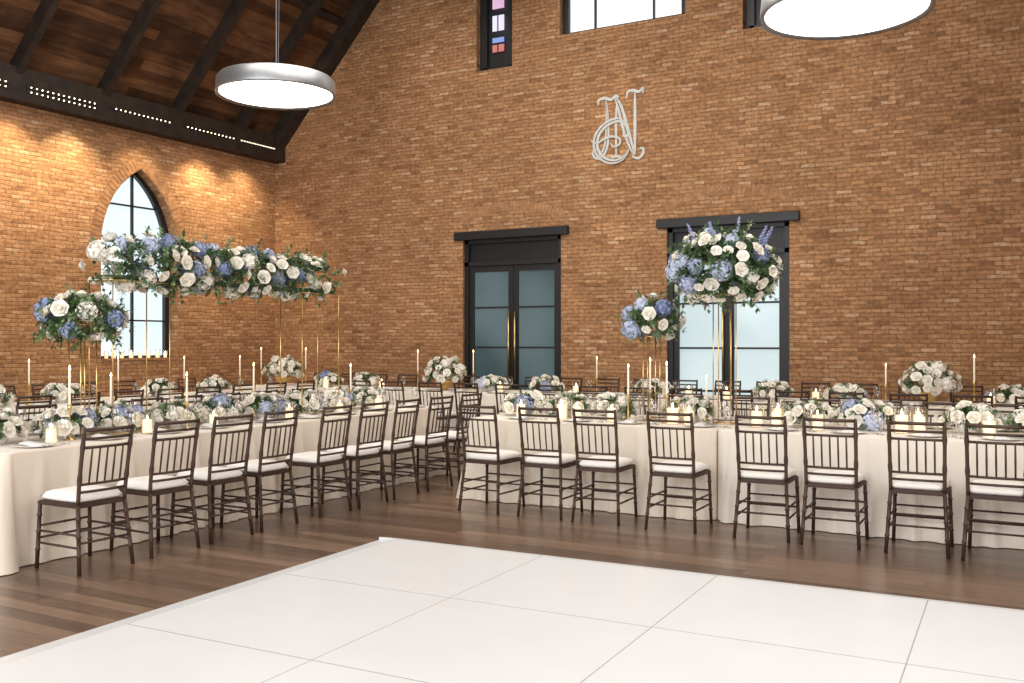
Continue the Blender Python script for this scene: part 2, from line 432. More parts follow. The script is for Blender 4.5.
def arch_ring(centers_arcs, plane, pos, rin, h, bw=.085):
    bm = bmesh.new(); rr = random.Random(3)
    for (c0, c1, R, a0, a1) in centers_arcs:
        n = max(2, int(abs(a1 - a0) * (R + rin) / bw))
        for i in range(n):
            a = a0 + (a1 - a0) * (i + .5) / n
            r = R + rin + h / 2
            u = c0 + r * math.cos(a); v = c1 + r * math.sin(a)
            t = abs(a1 - a0) * (R + rin) / n - .012
            if plane == 'X': box(bm, (pos, u, v), (.012 + rr.random() * .006, h * rr.uniform(.93, 1), t), 0, Matrix.Rotation(a, 4, 'X'))
            else: box(bm, (u, pos, v), (h * rr.uniform(.93, 1), .006 + rr.random() * .005, t), 0, Matrix.Rotation(-a, 4, 'Y'))
    return mk('arch', bm, M_VOUS)
for (yc, w, z0, zs) in (GW, GW2):
    trim(arch_ring([(yc - w / 2, zs, w, 0.0, PI / 3 - .02), (yc + w / 2, zs, w, PI, 2 * PI / 3 + .02)], 'X', XL, .02, .18, .07), 'pointed ring of upright arch bricks', 'brick arch')
    bm = bmesh.new(); box(bm, (XL - .12, yc, z0 + .01), (.26, w - .02, .03))
    trim(mk('sill', bm, M_VOUS), 'slim brick window sill ledge', 'window sill')
for xc, w in DOORS:
    R = 2.4; zc = 3.62 - R + .08
    trim(arch_ring([(xc, zc, R, PI / 2 - .40, PI / 2 + .40)], 'Y', YB, .0, .15, .065), 'shallow arch of upright bricks above the door', 'brick arch')

for k, (xc, w) in enumerate(DOORS):
    y = YB + .12
    bm = bmesh.new()
    for s in (-1, 1): box(bm, (xc + s * (w / 2 - .04), y, DH / 2), (.08, .14, DH))
    box(bm, (xc, y, DH - .03), (w, .14, .06)); box(bm, (xc, y, 2.83), (w, .14, .07))
    box(bm, (xc, y + .03, 3.03), (w - .1, .04, .36))
    for i in range(34): box(bm, (xc - w / 2 + .11 + i * (w - .22) / 33, y + .008, 3.03), (.008, .01, .34))
    for i in range(7): box(bm, (xc, y + .008, 2.9 + i * .045), (w - .16, .008, .007))
    lw = (w - .16) / 2
    d = structure('door_%d' % (k + 1), mk('door', bm, M_BLACK), ('black steel double door with dark frosted panes' if k == 0 else 'black steel double door with pale frosted panes'), 'door')
    for s in (-1, 1):
        cx = xc + s * (lw / 2 + .003)
        bm = bmesh.new()
        for q in (-1, 1): box(bm, (cx + q * (lw / 2 - .045), y, 1.4), (.09, .06, 2.78))
        for z, h in ((.14, .26), (2.74, .1), (.75, .03), (1.4, .03), (2.08, .03)): box(bm, (cx, y, z), (lw - .1, .055, h))
        lf = ob('door_leaf', mk('leaf', bm, M_BLACK), parent=d)
        bm = bmesh.new(); box(bm, (cx, y + .01, 1.48), (lw - .16, .012, 2.46))
        ob('glass_pane', mk('gp', bm, M_DOOR_DARK if k == 0 else M_DOOR_LITE), parent=lf, label='frosted glass pane')
        bm = bmesh.new(); hx = xc + s * .06
        tube(bm, [(hx, y - .09, .85), (hx, y - .09, 2.0)], .016, 8)
        for z in (.95, 1.9): tube(bm, [(hx, y - .09, z), (hx, y - .02, z)], .01, 6)
        ob('handle', mk('hd', bm, M_GOLD), parent=lf, label='long brass pull handle')
    bm = bmesh.new(); box(bm, (xc, YB - .01, DH + .07), (w + .30, .12, .14))
    bmesh.ops.bevel(bm, geom=bm.edges[:], offset=.008, segments=1, affect='EDGES')
    trim(mk('lintel', bm, M_BLACK), 'black steel lintel above the doors', 'lintel')

# monogram : flat solid thick-and-thin interlaced letters
def catmull(pts, k=8):
    P = [Vector((p[0], -p[1])) for p in pts]
    P = [P[0]] + P + [P[-1]]; out = []
    for i in range(1, len(P) - 2):
        for j in range(k):
            t = j / k
            a, b, c, d = P[i - 1], P[i], P[i + 1], P[i + 2]
            out.append(.5 * ((2 * b) + (-a + c) * t + (2 * a - 5 * b + 4 * c - d) * t * t + (-a + 3 * b - 3 * c + d) * t ** 3))
    out.append(P[-2]); return out
MS = .0168
def mpt(p, dy=0): return Vector((XM - .05 + (p.x - 26) * MS, YB - .004 - dy, 5.47 + p.y * MS))
def ribbon(bm, pts, wmax, wmin=.45, dy=.01, split=False):
    c = catmull(pts); n = len(c); rows = []
    for i in range(n):
        t = (c[min(i + 1, n - 1)] - c[max(i - 1, 0)])
        if t.length < 1e-6: t = Vector((1, 0))
        t.normalize(); nn = Vector((-t.y, t.x))
        w = wmin + (wmax - wmin) * math.sin(PI * i / (n - 1)) ** .8
        rows.append((c[i], nn, w))
    bands = [(-1, 1)] if not split else [(-1, -.28), (.12, 1)]
    for (u0, u1) in bands:
        prev = None
        for (p, nn, w) in rows:
            q = [bm.verts.new(mpt(p + nn * w * u0, dy)), bm.verts.new(mpt(p + nn * w * u1, dy)), bm.verts.new(mpt(p + nn * w * u1, 0)), bm.verts.new(mpt(p + nn * w * u0, 0))]
            if prev:
                for k in range(4): bm.faces.new((prev[k], prev[(k + 1) % 4], q[(k + 1) % 4], q[k]))
            else: bm.faces.new(q)
            prev = q
        bm.faces.new(prev[::-1])
bm = bmesh.new()
# hooked upright letter with a top serif and a curling tail
ribbon(bm, [(15, 8), (16, 24), (16, 42), (14, 54), (8, 61), (3, 59), (3, 54), (7, 54)], 2.6, split=True, dy=.012)
ribbon(bm, [(7, 12), (8, 7), (14, 6), (20, 8), (25, 5), (28, 7)], 1.4, dy=.02)
# letter with two stems and a strong diagonal
ribbon(bm, [(26, 10), (25, 26), (25, 44), (25, 62)], 1.2, dy=.010)
ribbon(bm, [(24, 6), (29, 16), (34, 34), (39, 50), (44, 63)], 3.6, split=True, dy=.022)
ribbon(bm, [(44, 4), (44, 20), (44, 42), (44, 62)], 1.5, dy=.010)
ribbon(bm, [(36, 9), (37, 3), (42, 2), (48, 4), (52, 1), (52, 6)], 1.3, dy=.018)
ribbon(bm, [(20, 63), (25, 62), (30, 63)], 1.3, dy=.016)
ribbon(bm, [(41, 63), (47, 66), (52, 62), (52, 57), (48, 57)], 1.3, dy=.018)
# round letter
ribbon(bm, [(37, 39), (34, 32), (26, 28), (14, 32), (6, 41), (5, 53), (12, 63), (23, 67), (33, 64), (39, 56)], 3.0, split=True, dy=.030)
ribbon(bm, [(38, 37), (38, 43), (34, 44), (33, 40)], 1.4, dy=.032)
ribbon(bm, [(0, 45), (6, 48), (13, 45), (21, 43), (29, 46), (29, 51), (23, 53), (20, 49)], 1.0, dy=.034)
ob('wall_monogram', mk('monogram', bm, M_SILVER), label='ornate pale silver interlaced letter monogram on brick wall', category='wall sign')

bm_strip = bmesh.new(); box(bm_strip, (0, 0, 0), (.02, 1.2, .03)); me_strip = mk('strip', bm_strip, M_BLACK)
bmb = bmesh.new()
for i in range(13):
    r = bmesh.ops.create_icosphere(bmb, subdivisions=1, radius=.0115)
    bmesh.ops.translate(bmb, vec=(.012, -.53 + i * .088, 0), verts=r['verts'])
me_bulb = mk('bulbs', bmb, M_LED)
for yy in (7.85, 9.3, 10.75, 12.2, 13.35):
    for z in (5.16, 5.09):
        if z == 5.09 and yy in (10.75, 12.2, 13.35): continue
        o = ob('led_light_bar', me_strip, (XL + .27, yy, z), (0, 0, 0), (1, .8 if yy > 13 else 1, 1), label='slim light bar with warm bulbs on the wall beam', category='light fixture', group='light bars on the beam')
        ob('bulb', me_bulb, parent=o, kind='stuff')

def pendant(x, y, z, label):
    root = ob('pendant_lamp', None, (x, y, z), label=label, category='ceiling lamp', group='round pendant lamps')
    bm = bmesh.new(); lathe(bm, [(.71, .025), (.75, 0), (.755, .03), (.74, .19), (.71, .225), (.61, .25), (.58, .262), (.14, .275), (.06, .29), (.02, .36), (.0, .37)], 64)
    ob('lamp_shade', mk('shade', bm, M_ALU), parent=root, label='brushed aluminium drum rim')
    bm = bmesh.new(); lathe(bm, [(0, .012), (.5, .014), (.69, .018), (.72, .03)], 64)
    ob('diffuser', mk('diff', bm, M_DIFF), parent=root, label='glowing white round diffuser')
    H = ceil_z(x) - z
    bm = bmesh.new(); tube(bm, [(0, 0, .33), (0, 0, H)], .008, 6)
    tube(bm, [(.02, .01, .3), (.05, .03, H * .5), (.02, .01, H)], .004, 5)
    ob('cable', mk('cable', bm, M_ALU), parent=root)
    bm = bmesh.new(); lathe(bm, [(0, H), (.07, H), (.07, H - .08), (0, H - .1)], 16)
    ob('ceiling_mount', mk('mount', bm, M_BLACK), parent=root)
pendant(-8.58, 9.3, 4.64, 'round brushed aluminium pendant lamp with glowing white disc')
pendant(-1.57, 9.13, 4.48, 'round brushed aluminium pendant lamp with glowing white disc')

# dance floor (local origin at its far corner)
bm = bmesh.new()
RW = .15
x0, y1 = RW, -.12
nx, ny = 4, 6
x1, y0 = x0 + nx * 1.22, y1 - ny * 1.22
box(bm, ((x0 + x1) / 2, (y0 + y1) / 2, .0137), (x1 - x0, y1 - y0, .0256), 1)
for i in range(nx):
    for j in range(ny):
        box(bm, (x0 + (i + .5) * 1.22, y1 - (j + .5) * 1.22, .0145), (1.2130, 1.210, .025), 0)
def ramp_piece(a, b, outv):
    a = Vector(a); b = Vector(b); o = Vector(outv)
    zt = Vector((0, 0, .0265))
    v = [bm.verts.new(a + zt), bm.verts.new(b + zt), bm.verts.new(b + o + Vector((0, 0, .004))), bm.verts.new(a + o + Vector((0, 0, .004)))]
    lo = [bm.verts.new(Vector((q.co.x, q.co.y, .001))) for q in v]
    bm.faces.new(v); bm.faces.new(lo[::-1])
    for i in range(4): bm.faces.new((v[i], v[(i + 1) % 4], lo[(i + 1) % 4], lo[i]))
ramp_piece((x0, y0, 0), (x0, y1, 0), (-RW, 0, 0)); ramp_piece((0, y1 + .003, 0), (x1, y1 + .003, 0), (0, .117, 0))
ob('dance_floor', mk('dance', bm, [M_DANCE, M_SEAM]), (-4.38, 5.97, 0), (0, 0, math.radians(1.2)), label='white glossy panelled dance floor on the wooden floor', category='dance floor')

# ------------------------------------------------------------------ chair
def bamboo(bm, p0, p1, r, rings, seg=8):
    p0 = Vector(p0); p1 = Vector(p1)
    pts = []; rad = []
    ev = [(0, 1.0)]
    for t in rings: ev += [(t - .02, 1.0), (t - .008, 1.35), (t + .008, 1.35), (t + .02, 1.0)]
    ev.append((1, 1.0)); ev.sort()
    for t, k in ev: pts.append(p0.lerp(p1, t)); rad.append(r * k)
    tube(bm, pts, rad, seg)
def chair_parts():
    def leg(sx, front):
        bm = bmesh.new()
        if front: bamboo(bm, (sx * .20, .20, 0), (sx * .185, .185, .44), .0135, [.28, .55, .8])
        else: bamboo(bm, (sx * .203, -.245, 0), (sx * .176, -.195, .44), .0135, [.28, .55, .8])
        return bm
    def back(bm):
        def yb(z): return -.195 - .075 * ((z - .44) / .50) ** 1.3
        for sx in (-1, 1):
            pts = []; rad = []
            for i in range(13):
                z = .44 + .505 * i / 12
                pts.append((sx * (.176 + .005 * (i / 12)), yb(z), z)); rad.append(.0130 if i not in (4, 9) else .017)
            rad[-1] = .009
            tube(bm, pts, rad, 8)
        for z, r in ((.928, .0120), (.872, .0095), (.815, .0095), (.575, .009), (.525, .009)):
            y = yb(z)
            tube(bm, [(-.178, y, z), (-.09, y - .012, z), (0, y - .016, z), (.09, y - .012, z), (.178, y, z)], r, 8)
        for i in range(5):
            x = -.116 + i * .058
            tube(bm, [(x, yb(.575) - .012, .575), (x, yb(.69) - .014, .69), (x, yb(.815) - .013, .815)], [.006, .0072, .006], 6)
    def seat(bm):
        vs = box(bm, (0, 0, .435), (.40, .41, .03))
        for v in vs:
            if v.co.y < 0: v.co.x *= .93
        bmesh.ops.bevel(bm, geom=bm.edges[:], offset=.010, segments=2, affect='EDGES')
    def cushion(bm):
        n = 10
        def P(i, j, top):
            u = -1 + 2 * i / n; v = -1 + 2 * j / n
            e = (1 - abs(u) ** 5) ** .5 * (1 - abs(v) ** 5) ** .5 if abs(u) < 1 and abs(v) < 1 else 0
            k = 1 - .05 * (u * u * v * v)
            wx = .20 * (1 if v > 0 else 1 + .05 * v)
            return Vector((u * wx * k, v * .205 * k, .476 + (.042 * e if top else -.026 * min(1, e * 3))))
        T = [[bm.verts.new(P(i, j, True)) for j in range(n + 1)] for i in range(n + 1)]
        B = [[(T[i][j] if i in (0, n) or j in (0, n) else bm.verts.new(P(i, j, False))) for j in range(n + 1)] for i in range(n + 1)]
        for i in range(n):
            for j in range(n):
                f = bm.faces.new((T[i][j], T[i + 1][j], T[i + 1][j + 1], T[i][j + 1])); f.smooth = True
                f = bm.faces.new((B[i][j], B[i][j + 1], B[i + 1][j + 1], B[i + 1][j])); f.smooth = True
    def st(bm, which):
        for z in (.17, .25):
            t = z / .44
            fx = .20 - .015 * t; fy = .20 - .015 * t; bx = .203 - .027 * t; by = -.245 + .05 * t
            zz = z + (.03 if which in ('f', 'b') else 0)
            if which == 'l': bamboo(bm, (-fx, fy, z), (-bx, by, z), .0078, [.5], 6)
            if which == 'r': bamboo(bm, (fx, fy, z), (bx, by, z), .0078, [.5], 6)
            if which == 'f': bamboo(bm, (-fx, fy, zz), (fx, fy, zz), .0078, [.5], 6)
            if which == 'b': bamboo(bm, (-bx, by, zz), (bx, by, zz), .0078, [.5], 6)
    P = []
    for sx in (-1, 1):
        for fr in (True, False): P.append(('leg', mk('leg', leg(sx, fr), M_CHAIR), None))
    b = bmesh.new(); back(b); P.append(('backrest', mk('back', b, M_CHAIR), None))
    b = bmesh.new(); seat(b); P.append(('seat', mk('seat', b, M_CHAIR), None))
    b = bmesh.new(); cushion(b); P.append(('cushion', mk('cushion', b, M_CUSH), 'ivory padded seat cushion'))
    for wch in 'lrfb':
        b = bmesh.new(); st(b, wch); P.append(('stretcher', mk('stretcher', b, M_CHAIR), None))
    jb = bmesh.new()
    for nm, me, _ in P:
        n0 = len(jb.faces)
        jb.from_mesh(me)
        if nm == 'cushion':
            jb.faces.ensure_lookup_table()
            for f in jb.faces[n0:]: f.material_index = 1
    return P, mk('chair_whole', jb, [M_CHAIR, M_CUSH], recalc=False)
CH_PARTS, CH_WHOLE = chair_parts()
def chair(x, y, rz, group, label, parts=False):
    rz += random.uniform(-.06, .06)
    x += random.uniform(-.012, .012); y += random.uniform(-.012, .012)
    if parts:
        r = ob('dining_chair', None, (x, y, 0), (0, 0, rz), label=label, category='chair', group=group)
        for nm, me, lb in CH_PARTS: ob(nm, me, parent=r, label=lb)
    else:
        r = ob('dining_chair', CH_WHOLE, (x, y, 0), (0, 0, rz), label=label, category='chair', group=group)
    return r

# ------------------------------------------------------------------ tables
TH = .76
def cloth_mesh(w, l, seed, mat, ends):
    rr = random.Random(seed)
    ph = [rr.uniform(0, 6.28) for _ in range(6)]
    hw, hl = w / 2, l / 2; cr = .05
    per = []
    def seg(a, b, nrm, k):
        a = Vector(a); b = Vector(b); n = max(2, int((b - a).length / .022))
        for i in range(n): per.append((a.lerp(b, i / n), Vector(nrm), k))
    def corner(c, a0, k):
        for i in range(6):
            a = a0 + (PI / 2) * i / 6
            d = Vector((math.cos(a), math.sin(a), 0)); per.append((Vector(c) + d * cr, d * (1.5 + .8 * math.sin(PI * i / 6)), k))
    W, E, S, Nn = [0.0 if e else 1.0 for e in ends]
    seg((hw, -hl + cr, 0), (hw, hl - cr, 0), (1, 0, 0), E); corner((hw - cr, hl - cr, 0), 0, min(E, Nn))
    seg((hw - cr, hl, 0), (-hw + cr, hl, 0), (0, 1, 0), Nn); corner((-hw + cr, hl - cr, 0), PI / 2, min(W, Nn))
    seg((-hw, hl - cr, 0), (-hw, -hl + cr, 0), (-1, 0, 0), W); corner((-hw + cr, -hl + cr, 0), PI, min(W, S))
    seg((-hw + cr, -hl, 0), (hw - cr, -hl, 0), (0, -1, 0), S); corner((hw - cr, -hl + cr, 0), 3 * PI / 2, min(E, S))
    bm = bmesh.new()
    rows = [(-.012, TH + .006), (-.002, TH + .002), (0, TH - .01), (.003, TH - .06), (.008, .62), (.016, .5), (.026, .38), (.036, .26), (.048, .14), (.056, .06), (.062, .006)]
    s = 0; ss = []
    for i in range(len(per)):
        ss.append(s); s += (per[(i + 1) % len(per)][0] - per[i][0]).length
    T = s; pleats = []
    q = 0
    while q < T:
        q += rr.uniform(.08, .30); pleats.append((q, rr.uniform(.020, .042), rr.uniform(.5, 1.15), rr.uniform(-.05, .05)))
    rings = []
    for off, z in rows:
        k = max(0, (TH - z) / TH)
        ring = []
        for i, (p, n, kk) in enumerate(per):
            q = ss[i]
            f = 0
            for (c, wd, am, sk) in pleats:
                u = (q - c - sk * k) / (wd * (.7 + .6 * k))
                if abs(u) < 3: f += am * math.exp(-u * u)
            f += .35 * math.sin(q / .27 + ph[2])
            o_ = (off + .048 * k ** .6 * (f - .3)) * (kk if off > 0 else 1)
            ring.append(bm.verts.new(p + n * max(o_, -.022) + Vector((0, 0, z))))
        rings.append(ring)
    n = len(per)
    for a in range(len(rings) - 1):
        for i in range(n):
            fc = bm.faces.new((rings[a][i], rings[a + 1][i], rings[a + 1][(i + 1) % n], rings[a][(i + 1) % n])); fc.smooth = True
    bm.faces.new(rings[0])
    return mk('cloth', bm, mat)
def table(x0, x1, y0, y1, seed, mat, label, ends=(0, 0, 0, 0)):
    w, l = x1 - x0, y1 - y0
    cx, cy = (x0 + x1) / 2, (y0 + y1) / 2
    bm = bmesh.new(); box(bm, (0, 0, TH - .02), (w - .07, l - .07, .03))
    r = ob('banquet_table', mk('top', bm, M_CHAIR), (cx, cy, 0), label=label, category='table', group='cloth covered banquet tables')
    for sx in (-1, 1):
        for sy in (-1, 1):
            b = bmesh.new(); tube(b, [(sx * (w / 2 - .2), sy * (l / 2 - .2), 0), (sx * (w / 2 - .2), sy * (l / 2 - .2), TH - .03)], .02, 8)
            ob('leg', mk('tleg', b, M_CHAIR), parent=r)
    ob('tablecloth', cloth_mesh(w, l, seed, mat, ends), parent=r, label='floor length champagne linen tablecloth')
    return r
ZT = TH + .006
table(-7.15, -5.97, 3.92, 6.50, 1, M_CLOTH, 'long banquet table with champagne cloth and blue-white flowers', (0, 0, 0, 1))
table(-7.15, -5.97, 6.51, 9.10, 2, M_CLOTH, 'long banquet table with champagne cloth and blue-white flowers', (0, 0, 1, 0))
table(-4.82, -2.39, 7.85, 9.02, 3, M_CLOTH, 'banquet table with champagne cloth beside the dance floor', (0, 1, 0, 0))
table(-2.38, .55, 7.85, 9.02, 4, M_CLOTH2, 'banquet table with ivory cloth beside the dance floor', (1, 0, 0, 0))
table(-10.9, -9.7, 6.0, 8.44, 5, M_CLOTH2, 'banquet table with ivory cloth near the arched window', (0, 0, 0, 1))
table(-10.9, -9.7, 8.45, 10.9, 6, M_CLOTH2, 'banquet table with ivory cloth near the arched window', (0, 0, 1, 0))
for i, (a, b) in enumerate(((-11.7, -9.055), (-9.045, -6.355), (-6.345, -3.655), (-3.645, -.955), (-.945, 1.0))):
    table(a, b, 11.65, 12.85, 10 + i, M_CLOTH2, 'banquet table with ivory cloth along the brick wall', (i > 0, i < 4, 0, 0))

LBC = 'dark walnut spindle-back banquet chair with ivory cushion'
YA = [4.24, 4.82, 5.37, 5.89, 6.57, 7.10, 7.62, 8.23, 8.84]
XC = [-4.32, -3.747, -3.226, -2.576, -1.875, -1.349, -.784, -.262, .27]
for y in YA: chair(-5.62, y, PI / 2, 'chairs along the near side of the long table', LBC, True)
for y in YA: chair(-7.47, y, -PI / 2, 'chairs along the far side of the long table', LBC)
for x in XC: chair(x, 7.49, 0, 'chairs facing the table by the dance floor', LBC, True)
for x in XC: chair(x, 9.36, PI, 'chairs on the wall side of the table by the dance floor', LBC)
for i in range(8):
    chair(-9.38, 6.3 + i * .6, PI / 2, 'chairs at the table near the arched window', LBC)
    chair(-11.22, 6.3 + i * .6, -PI / 2, 'chairs at the table near the arched window', LBC)
XD = [-11.3 + .615 * i for i in range(20)]
for x in XD:
    chair(x, 13.19, PI, 'chairs at the tables along the brick wall', LBC)
    if x > -9.3: chair(x + .2, 11.31, 0, 'chairs at the tables along the brick wall', LBC)

# ------------------------------------------------------------------ flowers
def rose_mesh(seed):
    rr = random.Random(seed); bm = bmesh.new()
    for (R, H, curl, n, wid, z0) in ((.014, .036, 0, 3, 1.4, .012), (.024, .038, .05, 4, 1.1, .006), (.034, .036, .25, 5, .85, 0), (.044, .028, .45, 6, .72, -.004)):
        off = rr.uniform(0, 6)
        for k in range(n):
            a0 = off + 2 * PI * k / n + rr.uniform(-.1, .1)
            G = []
            for i in range(5):
                t = i / 4; row = []
                for j in range(5):
                    s = -1 + j / 2
                    a = a0 + s * wid * (.5 + .5 * math.sin(t * PI * .6 + .3))
                    r = R * (.22 + .78 * math.sin(t * 1.45)) + curl * R * t ** 3 * (.7 + .3 * s * s)
                    z = z0 + H * t * (1 - .16 * s * s) - curl * .012 * t ** 4
                    row.append(bm.verts.new((r * math.cos(a), r * math.sin(a), z)))
                G.append(row)
            for i in range(4):
                for j in range(4):
                    f = bm.faces.new((G[i][j], G[i][j + 1], G[i + 1][j + 1], G[i + 1][j])); f.smooth = True
    lathe(bm, [(0, -.012), (.012, -.006), (.02, .004), (.016, .03), (0, .034)], 8)
    return mk('rose', bm, M_ROSE, recalc=False)
def floret(bm, c, n, s, rr):
    n = Vector(n).normalized(); u = n.orthogonal().normalized(); v = n.cross(u)
    a0 = rr.uniform(0, 2 * PI); c = Vector(c)
    for k in range(4):
        a = a0 + k * PI / 2
        d = u * math.cos(a) + v * math.sin(a); e = -u * math.sin(a) + v * math.cos(a)
        bm.faces.new([bm.verts.new(c), bm.verts.new(c + d * s * .6 + e * s * .5 + n * s * .15), bm.verts.new(c + d * s * 1.05 + n * s * .05), bm.verts.new(c + d * s * .6 - e * s * .5 + n * s * .15)])
def hyd_mesh(seed, mat=None):
    rr = random.Random(seed); bm = bmesh.new(); R = .078
    bmesh.ops.create_icosphere(bm, subdivisions=2, radius=R * .78)
    n = 95
    for i in range(n):
        z = 1 - 1.65 * (i + .5) / n; r = math.sqrt(max(0, 1 - z * z)); a = i * 2.39996
        d = Vector((r * math.cos(a), r * math.sin(a), z))
        d = (d + Vector([rr.uniform(-.15, .15) for _ in range(3)])).normalized()
        floret(bm, d * R * rr.uniform(.86, 1.10), (d + Vector([rr.uniform(-.4, .4) for _ in range(3)])), .0165, rr)
    return mk('hydrangea', bm, mat or M_HYD, recalc=False)
def delph_mesh(seed):
    rr = random.Random(seed); bm = bmesh.new()
    tube(bm, [(0, 0, -.08), (0, 0, .3)], .003, 5)
    for i in range(46):
        t = i / 46; a = i * 2.4; r = .032 * (1 - t * .7)
        d = Vector((math.cos(a), math.sin(a), .3))
        floret(bm, Vector((0, 0, .0 + .29 * t)) + d * r, d, .019 * (1 - .5 * t), rr)
    return mk('delph', bm, M_DELPH, recalc=False)
ROSES = [rose_mesh(i) for i in range(3)]
HYDS = [hyd_mesh(i) for i in range(2)]
HYDW = hyd_mesh(5, M_ROSE)
DELPH = delph_mesh(1)
def leaf(bm, p, d, up, s, mi):
    d = d.normalized(); side = d.cross(up)
    if side.length < 1e-3: side = d.orthogonal()
    side.normalize(); nn = side.cross(d)
    a = bm.verts.new(p); m1 = bm.verts.new(p + d * s * .5 + nn * s * .06); t = bm.verts.new(p + d * s)
    l = bm.verts.new(p + d * s * .42 + side * s * .28); r = bm.verts.new(p + d * s * .42 - side * s * .28)
    for q in ((a, l, m1), (l, t, m1), (a, m1, r), (m1, t, r)):
        f = bm.faces.new(q); f.material_index = mi; f.smooth = True
def foliage_mesh(sampler, n, slen, lsize, seed):
    rr = random.Random(seed); bm = bmesh.new()
    for k in range(n):
        p, nrm = sampler(rr, .6)
        d = (nrm + Vector([rr.uniform(-.9, .9) for _ in range(3)])).normalized()
        Ls = slen * rr.uniform(.35, .8) if rr.random() < .86 else slen * rr.uniform(1.0, 1.5)
        mi = 0 if rr.random() < .66 else 1
        pts = []
        for i in range(6):
            t = i / 5
            pts.append(p + d * Ls * t + Vector((0, 0, -.12 * Ls * t * t)))
        tube(bm, pts, .002, 3, 2)
        for i in range(1, 6):
            dd = (pts[i] - pts[i - 1]).normalized()
            sd = dd.orthogonal().normalized(); sd.rotate(Matrix.Rotation(rr.uniform(0, 6.28), 3, dd))
            for s in (-1, 1):
                leaf(bm, pts[i], dd * .7 + sd * s, Vector((0, 0, 1)), lsize * rr.uniform(.7, 1.2), mi)
        leaf(bm, pts[-1], dd, Vector((0, 0, 1)), lsize, mi)
    return mk('foliage', bm, [M_LEAF, M_LEAF2, M_STEM], recalc=False)

def sampler_for(a, b, c, L0, lo):
    def f(rr, depth=1.0):
        while True:
            d = Vector((rr.gauss(0, 1), rr.gauss(0, 1), rr.gauss(0, 1))).normalized()
            if d.z > lo: break
        k = rr.uniform(depth, 1.0) if depth < 1 else 1
        y0 = rr.uniform(-L0 / 2, L0 / 2) if L0 else 0
        if L0 and abs(y0) < L0 / 2 * .9: d = Vector((d.x, d.y * .25, d.z)).normalized()
        if L0: k *= 1 + .08 * math.sin(y0 * 5.1)
        p = Vector((d.x * a * k, d.y * b * k + y0, d.z * c * k))
        nn = Vector((d.x / a, d.y / b, d.z / c)).normalized()
        return p, nn
    return f
FOL = {}
def fill(root, zc, a, b, c, L0, lo, nr, nh, ns, seed, slen=.16, lsize=.05, nd=0, rs=1.0, fkey=None, nw=0, loose=.03):
    rr = random.Random(seed); S = sampler_for(a, b, c, L0, lo)
    if fkey and fkey in FOL: fm = FOL[fkey]
    else:
        fm = foliage_mesh(S, ns, slen, lsize, seed)
        if fkey: FOL[fkey] = fm
    ob('foliage', fm, (0, 0, zc), parent=root, kind='stuff', label='mixed green eucalyptus and ruscus leaves')
    placed = []
    def place(rad):
        best = None
        for _ in range(40):
            p, n = S(rr, 1)
            dm = min([((p - q).length - rad - rq) for q, rq in placed] or [1])
            if best is None or dm > best[0]: best = (dm, p, n)
            if dm > .008: break
        placed.append((best[1], rad)); return best[1], best[2]
    for kind, cnt in (('h', nh), ('w', nw), ('r', nr), ('d', nd)):
        for _ in range(cnt):
            p, n = place(.077 * rs if kind in 'hw' else .039 * rs)
            q = (n + Vector([rr.uniform(-.35, .35) for _ in range(3)])).to_track_quat('Z', 'Y').to_euler()
            off = n * rr.uniform(-.2, 1.4) * loose
            if kind == 'h': ob('hydrangea', rr.choice(HYDS), p + off * .7 + Vector((0, 0, zc)), q, [rr.uniform(.8, 1.2) * rs] * 3, root, label='blue hydrangea bloom')
            elif kind == 'w': ob('hydrangea', HYDW, p + off * .6 + Vector((0, 0, zc)), q, [rr.uniform(.75, 1.1) * rs] * 3, root, label='white hydrangea bloom')
            elif kind == 'r': ob('rose', rr.choice(ROSES), p + off + n * .025 + Vector((0, 0, zc)), q, [rr.uniform(.75, 1.15) * rs] * 3, root, label='cream white rose')
            else:
                n = Vector((n.x, n.y, abs(n.z) + .5)).normalized(); p = Vector((n.x * a, n.y * b, n.z * c))
                n2 = (n + Vector((0, 0, .8))).normalized()
                ob('delphinium', DELPH, p * .95 + Vector((0, 0, zc)), n2.to_track_quat('Z', 'Y').to_euler(), [rr.uniform(.6, .85) * rs] * 3, root, label='blue delphinium spike')
def stand_mesh(hw, hl, h):
    bm = bmesh.new()
    for sx in (-1, 1):
        for sy in (-1, 1):
            tube(bm, [(sx * hw, sy * hl, .004), (sx * hw, sy * hl, h)], .005, 8)
    for z in (.008, h):
        for s in (-1, 1):
            tube(bm, [(s * hw, -hl, z), (s * hw, hl, z)], .005, 6); tube(bm, [(-hw, s * hl, z), (hw, s * hl, z)], .005, 6)
    box(bm, (0, 0, h), (hw * 2, hl * 2, .006))
    return mk('stand', bm, M_GOLD)

root = ob('elevated_floral_garland', None, (-6.52, 6.46, ZT), label='long blue and white flower garland raised on gold stands', category='flower arrangement')
for yo in (-1.1, 1.1):
    ob('stand', stand_mesh(.14, .28, 1.22), (0, yo, 0), parent=root, label='thin gold rod stand')
bm = bmesh.new(); box(bm, (0, 0, 1.25), (.22, 2.7, .03)); ob('shelf', mk('shelf', bm, M_STEM), parent=root, label='green foam support tray')
fill(root, 1.37, .18, .19, .165, 2.60, -.75, 76, 22, 600, 11, .14, .05, nw=9)
root = ob('elevated_floral_arrangement', None, (-6.50, 4.90, ZT), label='smaller blue and white bouquet on a gold stand', category='flower arrangement')
ob('stand', stand_mesh(.07, .07, .76), parent=root, label='thin gold rod stand')
fill(root, .90, .25, .25, .14, 0, -.6, 20, 5, 200, 12, .15, .05, nw=1)
root = ob('elevated_floral_arrangement', None, (-2.48, 8.42, ZT), label='large domed blue and white bouquet on tall gold stand', category='flower arrangement')
